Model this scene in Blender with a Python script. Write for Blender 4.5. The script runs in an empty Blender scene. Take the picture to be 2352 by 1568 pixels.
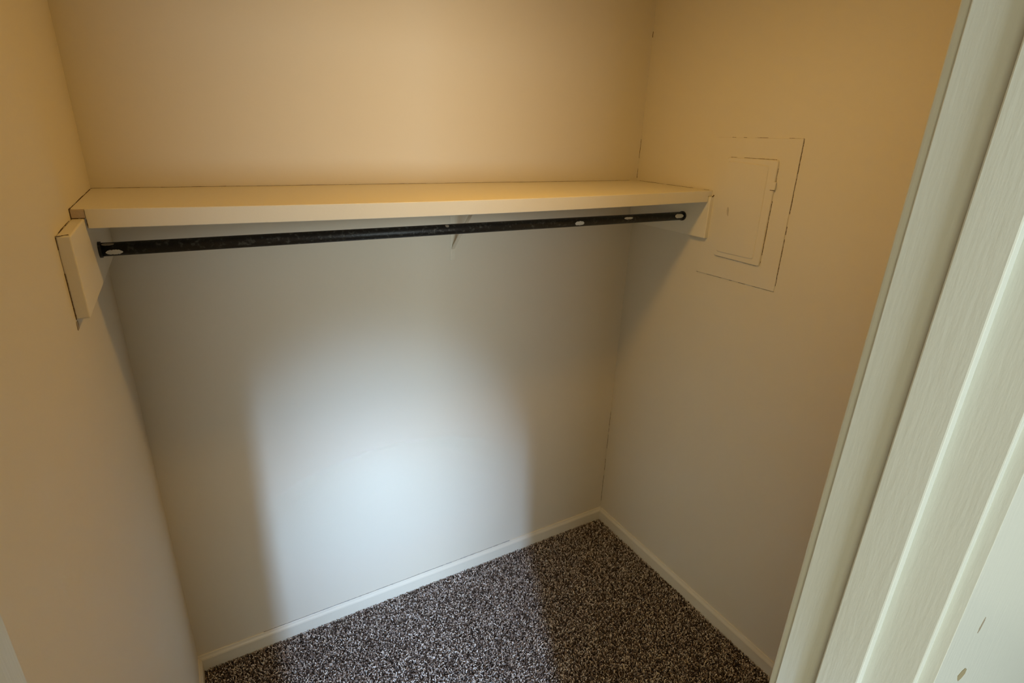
import bpy, bmesh, math, random
import numpy as np
from mathutils import Vector, Matrix
random.seed(7); rng = np.random.default_rng(7)
S = bpy.context.scene; C = S.collection

# ------------------------------------------------------------------ camera
FPX = 1270.83
cam_data = bpy.data.cameras.new('camera'); cam = bpy.data.objects.new('camera', cam_data); C.objects.link(cam)
cam_data.sensor_fit = 'HORIZONTAL'; cam_data.sensor_width = 36.0; cam_data.lens = FPX*36.0/2352
cam_data.clip_start = 0.02
r_ = Vector((0.8646627, -0.5011091, 0.0353277)); u_ = Vector((0.1506648, 0.3257731, 0.9333660)); f_ = Vector((0.4792270, 0.8017241, -0.3571834))
M = Matrix(((r_.x, u_.x, -f_.x, 0.194736), (r_.y, u_.y, -f_.y, -1.801449), (r_.z, u_.z, -f_.z, 1.878144), (0, 0, 0, 1)))
cam.matrix_world = M
S.camera = cam

# ------------------------------------------------------------------ world, light, exposure
S.view_settings.view_transform = 'Standard'; S.view_settings.look = 'None'
S.view_settings.gamma = 1.0; S.view_settings.use_curve_mapping = False
S.view_settings.exposure = 0.0
w = bpy.data.worlds.new('world'); S.world = w; w.use_nodes = True
w.node_tree.nodes['Background'].inputs[0].default_value = (0.62, 0.78, 1.0, 1)
w.node_tree.nodes['Background'].inputs[1].default_value = 0.05

def area(name, loc, target, sx, sy, power, col, spread=180):
    l = bpy.data.lights.new(name, 'AREA'); l.shape = 'RECTANGLE'; l.size = sx; l.size_y = sy
    l.energy = power; l.color = col; l.spread = math.radians(spread)
    o = bpy.data.objects.new(name, l); C.objects.link(o); o.location = loc
    d = Vector(target) - Vector(loc); o.rotation_euler = d.to_track_quat('-Z', 'Y').to_euler()
    return o
# beams added inside the bedroom to shape the wall patch, and rear window daylight
area('added_patch_beam_low', (-0.082, -3.55, 2.08), (0.82, 0.0, -0.36), 0.10, 0.25, 4.9, (0.42, 0.64, 1.0), 31)
area('added_patch_beam_high', (-0.082, -3.55, 2.08), (0.71, 0.0, 0.60), 0.08, 0.22, 1.75, (0.45, 0.67, 1.0), 19)
area('rear_window_daylight', (-0.47, -4.9, 1.35), (0.4, 0.0, 1.35), 1.75, 1.2, 97, (0.82, 0.96, 1.0), 180)
area('added_side_fill', (-1.9, -3.4, 1.5), (1.0, -3.0, 1.3), 1.5, 1.2, 24.5, (1.0, 0.955, 0.62), 180)  # added ambient fill from the left; that room wall has no window
LAMP_POWER = 9.0

W = 1.8453          # closet width
ZC = 2.44           # ceiling
YF = -1.549         # closet side of the front wall
YR = -1.6800        # room side of the front wall
XL, XR = 0.105, 0.75  # door opening
YB = -5.0

# ------------------------------------------------------------------ materials
def mat(name, col, rough=0.6, bump=None, spec=0.3, metallic=0.0, mottling=None):
    """bump = (scale, strength, distance[, stretch]); mottling = (scale, second colour, lo, hi)"""
    m = bpy.data.materials.new(name); m.use_nodes = True; nt = m.node_tree; b = nt.nodes['Principled BSDF']
    b.inputs['Base Color'].default_value = (*col, 1); b.inputs['Roughness'].default_value = rough
    b.inputs['Specular IOR Level'].default_value = spec; b.inputs['Metallic'].default_value = metallic
    tc = nt.nodes.new('ShaderNodeTexCoord')
    if bump:
        mp = nt.nodes.new('ShaderNodeMapping'); nt.links.new(tc.outputs['Object'], mp.inputs[0])
        if len(bump) > 3: mp.inputs['Scale'].default_value = bump[3]
        n = nt.nodes.new('ShaderNodeTexNoise'); n.inputs['Scale'].default_value = bump[0]; n.inputs['Detail'].default_value = 4
        nt.links.new(mp.outputs[0], n.inputs['Vector'])
        bp = nt.nodes.new('ShaderNodeBump'); bp.inputs['Strength'].default_value = bump[1]; bp.inputs['Distance'].default_value = bump[2]
        nt.links.new(n.outputs['Fac'], bp.inputs['Height']); nt.links.new(bp.outputs[0], b.inputs['Normal'])
    if mottling:
        n = nt.nodes.new('ShaderNodeTexNoise'); n.inputs['Scale'].default_value = mottling[0]; n.inputs['Detail'].default_value = 5
        nt.links.new(tc.outputs['Object'], n.inputs['Vector'])
        rp = nt.nodes.new('ShaderNodeValToRGB'); rp.color_ramp.elements[0].position = mottling[2]; rp.color_ramp.elements[1].position = mottling[3]
        rp.color_ramp.elements[0].color = (*col, 1); rp.color_ramp.elements[1].color = (*mottling[1], 1)
        nt.links.new(n.outputs['Fac'], rp.inputs[0]); nt.links.new(rp.outputs[0], b.inputs['Base Color'])
    return m
WALLC = (0.70, 0.64, 0.53)
m_wall = mat('cream_wall_paint', WALLC, 0.55, (260, 0.10, 0.002), 0.25)
m_trim = mat('cream_gloss_trim_paint', (0.72, 0.67, 0.56), 0.38, (120, 0.12, 0.002), 0.4)
m_jamb = mat('brushed_trim_paint', (0.61, 0.62, 0.57), 0.40, (220, 0.16, 0.002, (1.0, 1.0, 0.12)), 0.4)
m_shelf = mat('painted_shelf_board', (0.76, 0.70, 0.58), 0.45, (150, 0.12, 0.002), 0.35)
m_panel = mat('painted_metal_cover', (0.70, 0.64, 0.53), 0.45, (140, 0.08, 0.002), 0.35)
m_raw = mat('raw_board_edge', (0.50, 0.40, 0.30), 0.8, (300, 0.4, 0.002), 0.1)
m_ceil = mat('flat_ceiling_paint', (0.74, 0.70, 0.62), 0.9, (200, 0.2, 0.002), 0.1)
m_rod = mat('worn_black_pipe', (0.010, 0.0095, 0.009), 0.42, (220, 0.4, 0.002), 0.4, 0.0, (95, (0.075, 0.075, 0.068), 0.56, 0.72))
m_chip = mat('bare_white_chip', (0.62, 0.61, 0.56), 0.6)
m_crack = mat('dark_dirty_crack', (0.10, 0.060, 0.026), 0.9)
m_caulk = mat('grey_caulk_gap', (0.30, 0.30, 0.29), 0.9)
m_scuff = mat('grey_scuff', (0.30, 0.25, 0.19), 0.9)
m_base = mat('dark_carpet_backing', (0.055, 0.042, 0.034), 1.0, (300, 0.5, 0.003), 0.0)
m_brass = mat('dull_nickel', (0.5, 0.47, 0.40), 0.35, None, 0.5, 1.0)

# ------------------------------------------------------------------ mesh helpers
def link(name, bm, m, parent=None, smooth=False):
    bmesh.ops.recalc_face_normals(bm, faces=bm.faces[:])
    me = bpy.data.meshes.new(name); bm.to_mesh(me); bm.free()
    if smooth:
        for p in me.polygons: p.use_smooth = True
    o = bpy.data.objects.new(name, me); C.objects.link(o); me.materials.append(m)
    if parent:
        o.parent = parent; o.matrix_parent_inverse = Matrix.Translation(-parent.location)
    return o
def box(bm, x0, x1, y0, y1, z0, z1, bevel=0.0, seg=2):
    vs = [bm.verts.new((x, y, z)) for x in (x0, x1) for y in (y0, y1) for z in (z0, z1)]
    f = [(0,1,3,2), (4,6,7,5), (0,4,5,1), (2,3,7,6), (0,2,6,4), (1,5,7,3)]
    fs = [bm.faces.new([vs[i] for i in q]) for q in f]
    if bevel:
        es = list({e for a in fs for e in a.edges})
        bmesh.ops.bevel(bm, geom=es, offset=bevel, segments=seg, profile=0.5, affect='EDGES')
    return bm
def empty(name, loc):
    o = bpy.data.objects.new(name, None); C.objects.link(o); o.location = loc; o.empty_display_size = 0.05
    return o
def tag(o, label=None, cat=None, group=None, kind=None):
    if label: o['label'] = label
    if cat: o['category'] = cat
    if group: o['group'] = group
    if kind: o['kind'] = kind
    return o
def struct(name, bm, m, parent=None, label=None, smooth=False):
    o = link(name, bm, m, parent, smooth)
    if not parent: tag(o, label, None, None, 'structure')
    return o
def prism(bm, prof, a, b, axis):
    """profile points (u, v) swept from a to b along axis; u,v are the two remaining axes in order"""
    def P(u, v, t):
        if axis == 0: return (t, u, v)
        if axis == 1: return (u, t, v)
        return (u, v, t)
    A = [bm.verts.new(P(u, v, a)) for u, v in prof]; B = [bm.verts.new(P(u, v, b)) for u, v in prof]
    n = len(prof)
    for i in range(n): bm.faces.new((A[i], A[(i+1) % n], B[(i+1) % n], B[i]))
    bm.faces.new(A); bm.faces.new(B[::-1])
    return bm
def crack(bm, p0, p1, normal, width=0.0010, keep=0.8, jitter=0.0006, step=0.006, h=0.0002):
    """broken hairline: little irregular slivers along p0-p1, proud of the surface by a hair"""
    p0, p1, n = Vector(p0), Vector(p1), Vector(normal).normalized()
    d = p1 - p0; L = d.length; d.normalize(); s = d.cross(n)
    t = 0.0; on = True; run = 0; off = 0.0
    while t < L:
        t2 = min(L, t + step*random.uniform(0.5, 1.5))
        if run <= 0:
            on = random.random() < keep; run = random.randint(2, 7)
        run -= 1
        off2 = max(-jitter, min(jitter, off + random.uniform(-jitter, jitter)*0.6))
        if on:
            w0 = width*random.uniform(0.35, 1.2)/2; w1 = width*random.uniform(0.35, 1.2)/2
            q = [p0+d*t+s*(off-w0), p0+d*t+s*(off+w0), p0+d*t2+s*(off2+w1), p0+d*t2+s*(off2-w1)]
            lo = [bm.verts.new(v - n*0.0003) for v in q]; hi = [bm.verts.new(v + n*h) for v in q]
            bm.faces.new(hi); bm.faces.new(lo[::-1])
            for i in range(4): bm.faces.new((lo[i], lo[(i+1) % 4], hi[(i+1) % 4], hi[i]))
        off = off2; t = t2
    return bm
def blob(bm, c, n, along, a, b, h=0.0004, k=14):
    """small irregular flat patch (a chip or scuff) on a surface"""
    c, n, al = Vector(c), Vector(n).normalized(), Vector(along).normalized(); s = al.cross(n)
    pts = []
    for i in range(k):
        t = 2*math.pi*i/k; r = random.uniform(0.7, 1.1)
        pts.append(c + al*math.cos(t)*a*r + s*math.sin(t)*b*r)
    lo = [bm.verts.new(p - n*0.0006) for p in pts]; hi = [bm.verts.new(p + n*h) for p in pts]
    bm.faces.new(hi); bm.faces.new(lo[::-1])
    for i in range(k): bm.faces.new((lo[i], lo[(i+1) % k], hi[(i+1) % k], hi[i]))

def crack_line(name, parent, *a):
    return link(name, crack(bmesh.new(), *a), m_crack, parent)

# ------------------------------------------------------------------ room shell
bm = bmesh.new(); box(bm, -0.12, W+0.12, 0, 0.12, -0.02, ZC); wb = struct('wall_back', bm, m_wall)
bm = bmesh.new(); box(bm, -0.12, 0, YF, 0, -0.02, ZC); wl = struct('wall_left', bm, m_wall)
bm = bmesh.new(); box(bm, W, W+0.12, YF, 0, -0.02, ZC); wr = struct('wall_right', bm, m_wall)
bm = bmesh.new(); DH = 2.06
box(bm, -2.0, XL-0.02, YR, YF, -0.02, ZC); box(bm, XR+0.02, 3.0, YR, YF, -0.02, ZC); box(bm, XL-0.02, XR+0.02, YR, YF, DH+0.02, ZC)
wf = struct('wall_front', bm, m_wall)
bm = bmesh.new(); box(bm, -2.12, 3.12, YB-0.12, 0.12, ZC, ZC+0.1); struct('ceiling', bm, m_ceil)
bm = bmesh.new(); box(bm, -2.12, -2.0, YB, YF, -0.02, ZC); struct('wall_room_left', bm, m_wall)
bm = bmesh.new(); box(bm, 3.0, 3.12, YB, YF, -0.02, ZC); struct('wall_room_right', bm, m_wall)
bm = bmesh.new()
WX0, WX1, WZ0, WZ1 = -1.35, 0.41, 0.85, 2.15
box(bm, -2.12, WX0, YB-0.12, YB, -0.02, ZC); box(bm, WX1, 3.12, YB-0.12, YB, -0.02, ZC)
box(bm, WX0, WX1, YB-0.12, YB, -0.02, WZ0); box(bm, WX0, WX1, YB-0.12, YB, WZ1, ZC)
struct('wall_room_rear', bm, m_wall)
bm = bmesh.new()
for a in ((WX0, WX0+0.05, WZ0, WZ1), (WX1-0.05, WX1, WZ0, WZ1), (WX0+0.05, WX1-0.05, WZ0, WZ0+0.05), (WX0+0.05, WX1-0.05, WZ1-0.05, WZ1), (-0.49, -0.45, WZ0+0.05, WZ1-0.05)):
    box(bm, a[0], a[1], YB-0.09, YB-0.04, a[2], a[3], 0.004)
struct('window_1', bm, m_trim)

# ------------------------------------------------------------------ floor and carpet pile
bm = bmesh.new(); box(bm, -2.12, 3.12, YB-0.12, 0.12, -0.06, -0.012); fl = struct('floor', bm, m_base)

def carpet():
    sp = 0.0049
    x = np.arange(0.002, W, sp); y = np.arange(-1.75, -0.002, sp)
    X, Y = np.meshgrid(x, y); X = X.ravel(); Y = Y.ravel()
    X = X + rng.uniform(-.5, .5, X.size)*sp; Y = Y + rng.uniform(-.5, .5, Y.size)*sp
    ok = (X > 0.012) & (X < W-0.012) & (Y < -0.012) & ((Y > YF+0.01) | ((X > XL+0.01) & (X < XR-0.01)))
    X, Y = X[ok], Y[ok]; n = X.size
    ang = rng.uniform(0, 2*np.pi, n); lean = rng.uniform(.003, .0085, n); hgt = rng.uniform(.007, .0125, n)
    # clumps: leaning direction varies smoothly so tufts gather into little worms
    ph = 1.9*np.sin(X*210+2*np.sin(Y*160)) + 1.9*np.sin(Y*230+1.5*np.sin(X*190))
    ang = ang*0.45 + ph
    rad = rng.uniform(.0012, .0020, n)
    R = 5; K = 4
    ts = np.linspace(0, 1, R)
    V = np.zeros((n, R, K, 3), np.float32)
    curl = rng.uniform(-1.6, 1.6, n)
    for i, t in enumerate(ts):
        a = ang + curl*t
        cx = X + np.cos(a)*lean*t**1.4; cy = Y + np.sin(a)*lean*t**1.4
        cz = -0.011 + hgt*np.sin(t*1.75)/np.sin(1.57)
        rr = rad*(1.0 if i < R-1 else 0.45)*(0.8+0.35*math.sin(t*3))
        for k in range(K):
            th = k*2*np.pi/K + t*2.2
            V[:, i, k, 0] = cx + np.cos(th)*rr; V[:, i, k, 1] = cy + np.sin(th)*rr; V[:, i, k, 2] = cz + (0.0006*np.sin(th) if i else 0)
    V = V.reshape(-1, 3)
    V[:, 0] = np.clip(V[:, 0], 0.0115, W-0.0115)
    V[:, 1] = np.minimum(V[:, 1], -0.0115)
    q = []
    for i in range(R-1):
        for k in range(K):
            k2 = (k+1) % K; q.append([i*K+k, i*K+k2, (i+1)*K+k2, (i+1)*K+k])
    q.append([(R-1)*K+k for k in range(K)])
    q = np.array(q, np.int32); nf = len(q)
    F = (q[None]+(np.arange(n)*R*K)[:, None, None]).reshape(-1)
    me = bpy.data.meshes.new('carpet_pile')
    me.vertices.add(len(V)); me.vertices.foreach_set('co', V.ravel())
    me.loops.add(F.size); me.loops.foreach_set('vertex_index', F)
    me.polygons.add(n*nf); me.polygons.foreach_set('loop_start', np.arange(n*nf, dtype=np.int32)*4)
    me.polygons.foreach_set('use_smooth', np.ones(n*nf, bool))
    me.update(calc_edges=True)
    at = me.attributes.new('tuft', 'FLOAT', 'POINT')
    # yarn flecks: each tuft has one of several yarn colours
    val = rng.random(n).astype(np.float32)
    at.data.foreach_set('value', np.repeat(val, R*K))
    o = bpy.data.objects.new('carpet_pile', me); C.objects.link(o)
    m = bpy.data.materials.new('flecked_carpet_yarn'); m.use_nodes = True; nt = m.node_tree; b = nt.nodes['Principled BSDF']
    a = nt.nodes.new('ShaderNodeAttribute'); a.attribute_name = 'tuft'
    rp = nt.nodes.new('ShaderNodeValToRGB'); cr = rp.color_ramp; cr.interpolation = 'CONSTANT'
    cols = [(0, (0.10, 0.072, 0.056)), (0.26, (0.25, 0.19, 0.16)), (0.50, (0.48, 0.40, 0.35)), (0.74, (0.82, 0.74, 0.68)), (0.92, (0.05, 0.036, 0.030))]
    cr.elements[0].position = 0; cr.elements[0].color = (*cols[0][1], 1)
    cr.elements[1].position = cols[1][0]; cr.elements[1].color = (*cols[1][1], 1)
    for p, c in cols[2:]:
        e = cr.elements.new(p); e.color = (*c, 1)
    nt.links.new(a.outputs['Fac'], rp.inputs[0]); nt.links.new(rp.outputs[0], b.inputs['Base Color'])
    b.inputs['Roughness'].default_value = 0.9; b.inputs['Specular IOR Level'].default_value = 0.15
    me.materials.append(m)
    return o
cp = carpet(); tag(cp, 'flecked brown and grey cut pile carpet covering the closet floor', 'carpet', None, 'stuff')

# ------------------------------------------------------------------ baseboards
BT, BH = 0.0110, 0.0627
def bprof(sgn, off):
    """profile in (distance from wall, z)"""
    pts = [(0, -0.012), (BT, -0.012), (BT, 0.044), (BT-0.0015, 0.049), (0.0070, 0.0535), (0.0052, 0.058), (0.0048, 0.0610), (0.0035, BH), (0, BH)]
    return [(off+sgn*d, z) for d, z in pts]
bm = bmesh.new(); prism(bm, bprof(-1, 0), 0, W, 0); struct('baseboard_back', bm, m_trim)
bm = bmesh.new(); prism(bm, bprof(-1, W), YF, -BT, 1); struct('baseboard_right', bm, m_trim)
bm = bmesh.new(); prism(bm, bprof(1, 0), YF, -BT, 1); struct('baseboard_left', bm, m_trim)
# hairline opening between the back baseboard's top and the wall
bm = bmesh.new(); crack(bm, (0.22, -0.0022, BH), (1.30, -0.0022, BH), (0, -0.5, 1), 0.0036, 0.98, 0.0002, 0.02, 0.0004)
link('caulk_crack', bm, m_caulk, bpy.data.objects['baseboard_back'])

# ------------------------------------------------------------------ door frame
# right jamb, its stop and the closet side casing
ST = 0.011
bm = bmesh.new(); box(bm, XR, XR+0.02, -1.672, -1.549, -0.012, DH+0.02, 0.0012); tj = struct('trim_1', bm, m_jamb)
bm = bmesh.new(); box(bm, XR-ST, XR+0.001, -1.632, -1.594, -0.012, DH, 0.0016); link('door_stop', bm, m_jamb, tj)
bm = bmesh.new(); box(bm, XR+0.005, XR+0.062, -1.549, -1.538, -0.012, DH+0.06, 0.004, 3); struct('trim_2', bm, m_jamb)
# left jamb
bm = bmesh.new(); box(bm, XL-0.02, XL, -1.672, -1.549, -0.012, DH+0.02, 0.0012); tl = struct('trim_3', bm, m_jamb)
bm = bmesh.new(); box(bm, XL-0.001, XL+ST, -1.632, -1.594, -0.012, DH, 0.0016); link('door_stop', bm, m_jamb, tl)
bm = bmesh.new(); box(bm, XL-0.062, XL-0.005, -1.549, -1.538, -0.012, DH+0.06, 0.004, 3); struct('trim_4', bm, m_jamb)
# head
bm = bmesh.new(); box(bm, XL, XR, -1.672, -1.549, DH, DH+0.02, 0.0012); th = struct('trim_5', bm, m_jamb)
bm = bmesh.new(); box(bm, XL+ST, XR-ST, -1.632, -1.594, DH-ST, DH+0.001, 0.0016); link('door_stop', bm, m_jamb, th)
# filler between frame and drywall on the room side (flat white face of the opening)
for nm, x0, x1 in (('trim_6', XR+0.009, XR+0.60), ('trim_7', XL-0.34, XL-0.009)):
    bm = bmesh.new(); box(bm, x0, x1, YR-0.0035, -1.6705, -0.012, DH+0.30, 0.0005); o = struct(nm, bm, m_jamb)
    if nm == 'trim_6':
        bm = bmesh.new()
        blob(bm, (0.842, YR-0.0035, 1.350), (0, -1, 0), (0.9, 0, -0.4), 0.0125, 0.0095, 0.0004, 8)
        link('bare_wood_chip', bm, mat('bare_wood', (0.30, 0.25, 0.15), 0.8), o)
        bm = bmesh.new()
        blob(bm, (0.8335, YR-0.0035, 1.424), (0, -1, 0), (0.2, 0, 1), 0.0105, 0.0026)
        link('grey_scuff', bm, m_scuff, o)

# ------------------------------------------------------------------ shelf
SH = 1.70; D = 0.4025
shelf = empty('closet_shelf', (W/2, 0, SH-0.019))
tag(shelf, 'long cream painted wooden closet shelf on the back wall above the dark rod', 'shelf')
def sag(x, y):
    t = (x/W); return -0.0072*(4*t*(1-t))**1.2*(-y/D)
def sagbox(x0, x1, y0, y1, z0, z1, nx=40, bev=0.0015):
    bm = bmesh.new(); box(bm, x0, x1, y0, y1, z0, z1, bev)
    for i in range(1, nx):
        xx = x0+(x1-x0)*i/nx
        bmesh.ops.bisect_plane(bm, geom=bm.verts[:]+bm.edges[:]+bm.faces[:], plane_co=(xx, 0, 0), plane_no=(1, 0, 0))
    for v in bm.verts: v.co.z += sag(v.co.x, v.co.y)
    return bm
link('shelf_board', sagbox(0.0005, W-0.0005, -D+0.012, -0.0005, SH-0.0185, SH), m_shelf, shelf)
# front band: left end stops at the cleat, right end is notched over its cleat
bm = sagbox(0.0245, W-0.022, -D, -D+0.0121, SH-0.0385, SH+0.0005)
fb = link('front_band', bm, m_shelf, shelf)
bm = sagbox(W-0.0225, W-0.003, -D, -D+0.0121, SH-0.0183, SH+0.0005, 3); link('band_end', bm, m_shelf, shelf)
bm = bmesh.new(); box(bm, 0.0008, 0.024, -D+0.0008, -D+0.0125, SH-0.0180, SH-0.0015, 0.001); rw = link('raw_end', bm, m_raw, shelf)
rw['label'] = 'bare brown board end beside the front band'
# cracks along the shelf's back and ends
crack_line('paint_crack', shelf, (0.0, -0.0012, SH), (W, -0.0012, SH), (0, -0.6, 1), 0.0022, 0.97, 0.0003, 0.02)
crack_line('paint_crack', shelf, (W-0.0012, -0.02, SH), (W-0.0012, -D+0.01, SH), (-0.6, 0, 1), 0.0026, 0.85, 0.0006)
crack_line('paint_crack', shelf, (0.0012, -0.02, SH), (0.0012, -D, SH), (0.6, 0, 1), 0.0030, 0.95, 0.0008)
crack_line('paint_crack', shelf, (0.0012, -D+0.0006, SH), (0.0012, -D+0.0006, SH-0.02), (1, -0.6, 0), 0.0026, 1, 0.0003)
crack_line('paint_crack', shelf, (0.001, -D-0.0002, SH-0.0178), (0.0235, -D-0.0002, SH-0.0178), (0, -1, 0.1), 0.0016, 1, 0.0002)
crack_line('paint_crack', shelf, (0.0247, -D-0.0002, SH-0.020), (0.0247, -D-0.0002, SH-0.037), (-0.3, -1, 0), 0.0014, 1, 0.0002)

# ------------------------------------------------------------------ cleats
CT = 0.0215
def cleat(name, x0, x1, y0, label, ztop_front):
    t = empty(name, ((x0+x1)/2, 0, 1.532)); tag(t, label, 'shelf support', 'wall cleats under the shelf')
    bm = bmesh.new()
    prof = [(-0.0005, 1.532), (y0, 1.532), (y0, ztop_front), (y0+0.0, ztop_front), (-0.0005, 1.6812)]
    prof = [(-0.0005, 1.532), (y0, 1.532), (y0, ztop_front), (-0.0005, 1.6812)]
    prism(bm, prof, x0, x1, 0)
    bmesh.ops.bevel(bm, geom=bm.edges[:], offset=0.0028, segments=3, profile=0.5, affect='EDGES')
    link('board', bm, m_shelf, t, False)
    return t
cl = cleat('shelf_cleat', 0.0, CT, -0.600, 'long painted board fixed to the left wall under the shelf, jutting out past its front', 1.6812)
crack_line('paint_crack', cl, (0.0003, -0.6005, 1.680), (0.0003, -0.6005, 1.532), (0.6, -1, 0), 0.0022, 0.92, 0.0006)
crack_line('paint_crack', cl, (0.0006, -0.600, 1.6815), (0.0006, -0.43, 1.6815), (0.8, 0, 1), 0.0026, 0.6, 0.0012)
crack_line('paint_crack', cl, (0.0004, -0.6012, 1.6815), (0.018, -0.592, 1.6820), (0, -0.3, 1), 0.0022, 0.9, 0.0012, 0.003)
bm = bmesh.new(); blob(bm, (0.0005, -0.601, 1.521), (1, 0, 0), (0, 0.2, 1), 0.009, 0.012)
link('torn_paint', bm, m_scuff, cl)
cr_ = cleat('shelf_cleat', W-CT+0.002, W, -0.411, 'short painted board fixed to the right wall under the shelf, beside the breaker panel', 1.6810)
crack_line('paint_crack', cr_, (W-0.0004, -0.4118, 1.678), (W-0.0004, -0.4118, 1.534), (-0.6, -1, 0), 0.0032, 0.97, 0.0005)
crack_line('paint_crack', cr_, (W-0.012, -0.4116, 1.680), (W-0.001, -0.4116, 1.686), (0, -1, 0), 0.005, 1, 0.0006, 0.004)

# ------------------------------------------------------------------ rod
RY, RZ, RR = -0.294, 1.5975, 0.0152
rod = empty('closet_rod', (W/2, RY, RZ-RR)); tag(rod, 'black round hanging rod with worn paint chips running below the shelf', 'clothes rod')
def cyl(bm, x0, x1, r, seg=32, rings=1, y=RY, z=RZ):
    rows = []
    for i in range(rings+1):
        xx = x0+(x1-x0)*i/rings
        rows.append([bm.verts.new((xx, y+r*math.cos(2*math.pi*k/seg), z+r*math.sin(2*math.pi*k/seg))) for k in range(seg)])
    for i in range(rings):
        for k in range(seg): bm.faces.new((rows[i][k], rows[i][(k+1) % seg], rows[i+1][(k+1) % seg], rows[i+1][k]))
    bm.faces.new(rows[0][::-1]); bm.faces.new(rows[-1])
bm = bmesh.new(); cyl(bm, CT+0.002, W-CT, RR); pp = link('pipe', bm, m_rod, rod, True)
for xa, xb, r in ((CT-0.0005, CT+0.0055, 0.0178), (W-CT-0.0045, W-CT+0.0025, 0.0172)):
    bm = bmesh.new(); cyl(bm, xa, xb, r); bmesh.ops.bevel(bm, geom=[e for e in bm.edges if len(e.link_faces) == 2 and e.calc_face_angle(0) > 1], offset=0.0012, segments=2, affect='EDGES')
    link('end_cup', bm, m_rod, rod)
# white chips on the pipe (curved patches hugging it)
def chip(x, half, th0, th1, name='paint_chip', m=m_chip):
    bm = bmesh.new(); k = 16; nt_ = 4; grid = []
    prof = [random.uniform(0.78, 1.08) for _ in range(k+1)]
    for i in range(k+1):
        u = i/k*2-1; s = math.sqrt(max(0.0, 1-u*u))*prof[i]; mid = (th0+th1)/2; hw = (th1-th0)/2*s
        grid.append([bm.verts.new((x+u*half, RY+(RR+0.0004)*math.cos(mid-hw+2*hw*j/nt_), RZ+(RR+0.0004)*math.sin(mid-hw+2*hw*j/nt_))) for j in range(nt_+1)])
    for i in range(k):
        for j in range(nt_):
            try: bm.faces.new((grid[i][j], grid[i+1][j], grid[i+1][j+1], grid[i][j+1]))
            except ValueError: pass
    bmesh.ops.remove_doubles(bm, verts=bm.verts[:], dist=1e-6)
    ret = bmesh.ops.solidify(bm, geom=bm.faces[:], thickness=0.0003)
    link(name, bm, m, rod)
PI = math.pi
chip(0.050, 0.0165, PI*0.97, PI*1.22)
chip(0.040, 0.012, PI*0.62, PI*0.78, m=m_scuff)
chip(1.332, 0.019, PI*0.90, PI*1.20)
chip(1.545, 0.020, PI*0.80, PI*0.98)
chip(1.792, 0.022, PI*0.78, PI*1.12)
chip(0.855, 0.006, PI*0.60, PI*0.82, m=m_scuff)

# ------------------------------------------------------------------ centre bracket
bx = 1.008
br = empty('shelf_bracket', (bx, 0, 1.44)); tag(br, 'slim off-white triangular bracket bracing the shelf at mid span behind the rod', 'shelf bracket')
bm = bmesh.new(); box(bm, bx-0.008, bx+0.010, -0.0032, 0.0, 1.432, 1.676, 0.001); link('wall_plate', bm, m_trim, br)
def bar(bm, p, q, w_, t):
    p, q = Vector(p), Vector(q); d = (q-p).normalized(); sx = Vector((1, 0, 0)); n = d.cross(sx)
    P = []
    for c in (p, q):
        for a, b in ((-1, -1), (1, -1), (1, 1), (-1, 1)): P.append(bm.verts.new(c+sx*a*w_/2+n*b*t/2))
    for f in ((0,1,2,3), (7,6,5,4), (0,4,5,1), (1,5,6,2), (2,6,7,3), (3,7,4,0)): bm.faces.new([P[i] for i in f])
bm = bmesh.new(); bar(bm, (bx+0.001, -0.003, 1.474), (bx+0.001, -0.205, 1.672), 0.011, 0.0035); link('diagonal_strut', bm, m_trim, br)
bm = bmesh.new(); box(bm, bx-0.008, bx+0.010, -0.215, -0.003, 1.6715, 1.6765, 0.001)
for v in bm.verts: v.co.z += sag(v.co.x, v.co.y)
link('top_arm', bm, m_trim, br)
bm = bmesh.new(); blob(bm, (bx+0.003, -0.0030, 1.462), (0, -1, 0), (0, 0, 1), 0.003, 0.003, 0.0015); link('screw', bm, m_trim, br)

# ------------------------------------------------------------------ breaker panel on the right wall
pn = empty('electrical_panel', (W, -0.548, 1.405)); tag(pn, 'painted over metal breaker panel cover on the right wall beside the shelf', 'electrical panel')
def plate(bm, pts, x_wall, th, edge=0.0012, r=0.0):
    """polygon (y,z) plate standing th proud of the right wall, with a chamfered edge"""
    if r:
        out = []
        n = len(pts)
        for i in range(n):
            p = Vector(pts[i]); a = Vector(pts[i-1]); b = Vector(pts[(i+1) % n])
            da = (a-p).normalized()*r; db = (b-p).normalized()*r
            for t in (0, .25, .5, .75, 1):
                q = (1-t)**2*(p+da)+2*t*(1-t)*p+t*t*(p+db); out.append((q.x, q.y))
        pts = out
    c = Vector((sum(p[0] for p in pts)/len(pts), sum(p[1] for p in pts)/len(pts)))
    def ring(x, sh):
        o = []
        for p in pts:
            v = Vector(p)-c; L = v.length; v = v*(1-sh/L); o.append(bm.verts.new((x, c.x+v.x, c.y+v.y)))
        return o
    A, B, Cc = ring(x_wall, 0), ring(x_wall-th+edge*0.7, 0), ring(x_wall-th, edge)
    for P, Q in ((A, B), (B, Cc)):
        for i in range(len(pts)): bm.faces.new((P[i], P[(i+1) % len(pts)], Q[(i+1) % len(pts)], Q[i]))
    bm.faces.new(Cc); bm.faces.new(A[::-1])
outer = [(-0.3860, 1.8790), (-0.7095, 1.8840), (-0.7150, 1.4085), (-0.3835, 1.4030)]
bm = bmesh.new(); plate(bm, outer, W, 0.0035, 0.0018, 0.003); link('cover_plate', bm, m_panel, pn)
XP = W-0.0034
door = [(-0.4475, 1.8165), (-0.6445, 1.8185), (-0.6465, 1.4785), (-0.4550, 1.4795)]
bm = bmesh.new(); plate(bm, door, XP, 0.0062, 0.0030, 0.010); pdoor = link('panel_door', bm, m_panel, pn)
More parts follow.
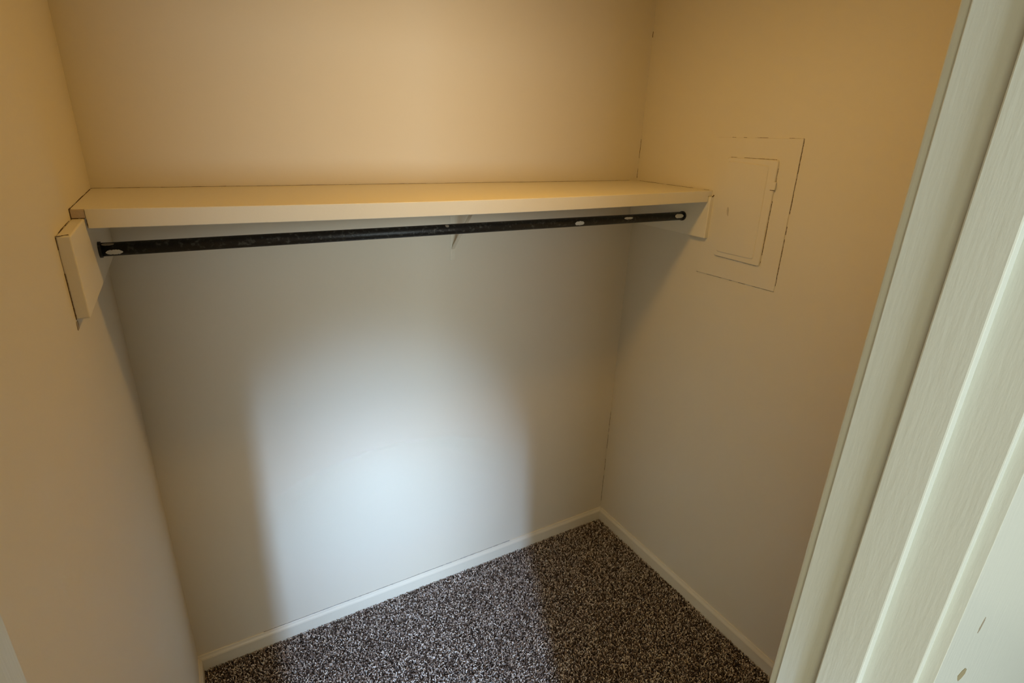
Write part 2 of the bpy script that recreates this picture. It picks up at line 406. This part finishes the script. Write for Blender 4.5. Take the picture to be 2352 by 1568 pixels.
inner = [(-0.4530, 1.8075), (-0.6160, 1.8010), (-0.6210, 1.4960), (-0.4660, 1.4940)]
bm = bmesh.new(); plate(bm, inner, XP-0.0061, 0.0028, 0.0045, 0.010); link('raised_field', bm, m_panel, pdoor)
bm = bmesh.new(); plate(bm, [(-0.634, 1.752), (-0.651, 1.752), (-0.651, 1.727), (-0.634, 1.727)], XP-0.0035, 0.0048, 0.001, 0.002); link('latch', bm, m_panel, pdoor)
bm = bmesh.new(); blob(bm, (XP-0.0088, -0.4885, 1.640), (-1, 0, 0), (0, 0.15, 1), 0.016, 0.0050, 0.0003); link('dull_rub_mark', bm, mat('rubbed_paint', (0.50, 0.44, 0.34), 0.7), pdoor)
n = (-1, 0, 0)
x = W-0.0006
crack_line('paint_crack', pn, (x, outer[0][0], outer[0][1]), (x, outer[1][0], outer[1][1]), (-1, 0, 0.7), 0.0015, 0.55, 0.0008)
crack_line('paint_crack', pn, (x, outer[1][0]-0.0006, outer[1][1]), (x, outer[2][0]-0.0006, outer[2][1]+0.02), (-1, -0.7, 0), 0.0020, 0.85, 0.0006)
crack_line('paint_crack', pn, (x, outer[2][0], outer[2][1]-0.0006), (x, outer[3][0], outer[3][1]-0.0006), (-1, 0, -0.7), 0.0017, 0.6, 0.0008)
x = XP-0.0005
crack_line('paint_crack', pn, (x, door[0][0]-0.01, door[0][1]+0.0006), (x, door[1][0]+0.01, door[1][1]+0.0006), (-1, 0, 0.7), 0.0014, 0.65, 0.0007)
crack_line('paint_crack', pn, (x, door[1][0]-0.0006, door[1][1]-0.01), (x, -0.6452, 1.752), (-1, -0.7, 0), 0.0014, 0.6, 0.0006)
crack_line('paint_crack', pn, (x, -0.6456, 1.727), (x, door[2][0]-0.0006, door[2][1]+0.012), (-1, -0.7, 0), 0.0026, 0.80, 0.0008)
crack_line('paint_crack', pn, (x, door[2][0]+0.012, door[2][1]-0.0008), (x, door[3][0]-0.01, door[3][1]-0.0008), (-1, 0, -0.7), 0.0020, 0.95, 0.0003)
crack_line('paint_crack', pn, (XP-0.0070, -0.634, 1.7262), (XP-0.0070, -0.6515, 1.7262), (-1, 0, -0.4), 0.0026, 1, 0.0003)

# small settling cracks and specks that belong to the walls
crack_line('settling_crack', wr, (W-0.0006, -0.0006, 1.71), (W-0.0006, -0.0006, 1.86), (-1, -1, 0), 0.0016, 0.7, 0.0004)
crack_line('settling_crack', wr, (W-0.0006, -0.0006, 0.07), (W-0.0006, -0.0006, 0.62), (-1, -1, 0), 0.0014, 0.5, 0.0004)
crack_line('settling_crack', wr, (W-0.0006, -0.0006, 2.225), (W-0.0006, -0.0006, 2.245), (-1, -1, 0), 0.004, 1, 0.0004)

# ------------------------------------------------------------------ ceiling lamp in the closet (above the frame)
LX, LY = 0.93, -0.79
lamp = empty('ceiling_lamp', (LX, LY, ZC)); tag(lamp, 'round flush ceiling lamp with a glowing shallow diffuser inside the closet', 'ceiling lamp')
def lathe(bm, prof, cx, cy, seg=40):
    rows = [[bm.verts.new((cx+r*math.cos(2*PI*k/seg), cy+r*math.sin(2*PI*k/seg), z)) for k in range(seg)] for r, z in prof]
    for a, b in zip(rows, rows[1:]):
        for k in range(seg): bm.faces.new((a[k], a[(k+1) % seg], b[(k+1) % seg], b[k]))
    bm.faces.new(rows[0]); bm.faces.new(rows[-1][::-1])
bm = bmesh.new(); lathe(bm, [(0.095, ZC), (0.095, ZC-0.010), (0.088, ZC-0.016), (0.074, ZC-0.017)], LX, LY); link('mounting_ring', bm, m_ceil, lamp, True)
m_glow = bpy.data.materials.new('glowing_diffuser'); m_glow.use_nodes = True; b = m_glow.node_tree.nodes['Principled BSDF']
b.inputs['Base Color'].default_value = (0.9, 0.85, 0.75, 1); b.inputs['Emission Color'].default_value = (1.0, 0.564, 0.112, 1); b.inputs['Emission Strength'].default_value = 113
bm = bmesh.new(); lathe(bm, [(0.072, ZC-0.0165), (0.070, ZC-0.021), (0.060, ZC-0.027), (0.040, ZC-0.032), (0.015, ZC-0.034)], LX, LY); link('diffuser', bm, m_glow, lamp, True)
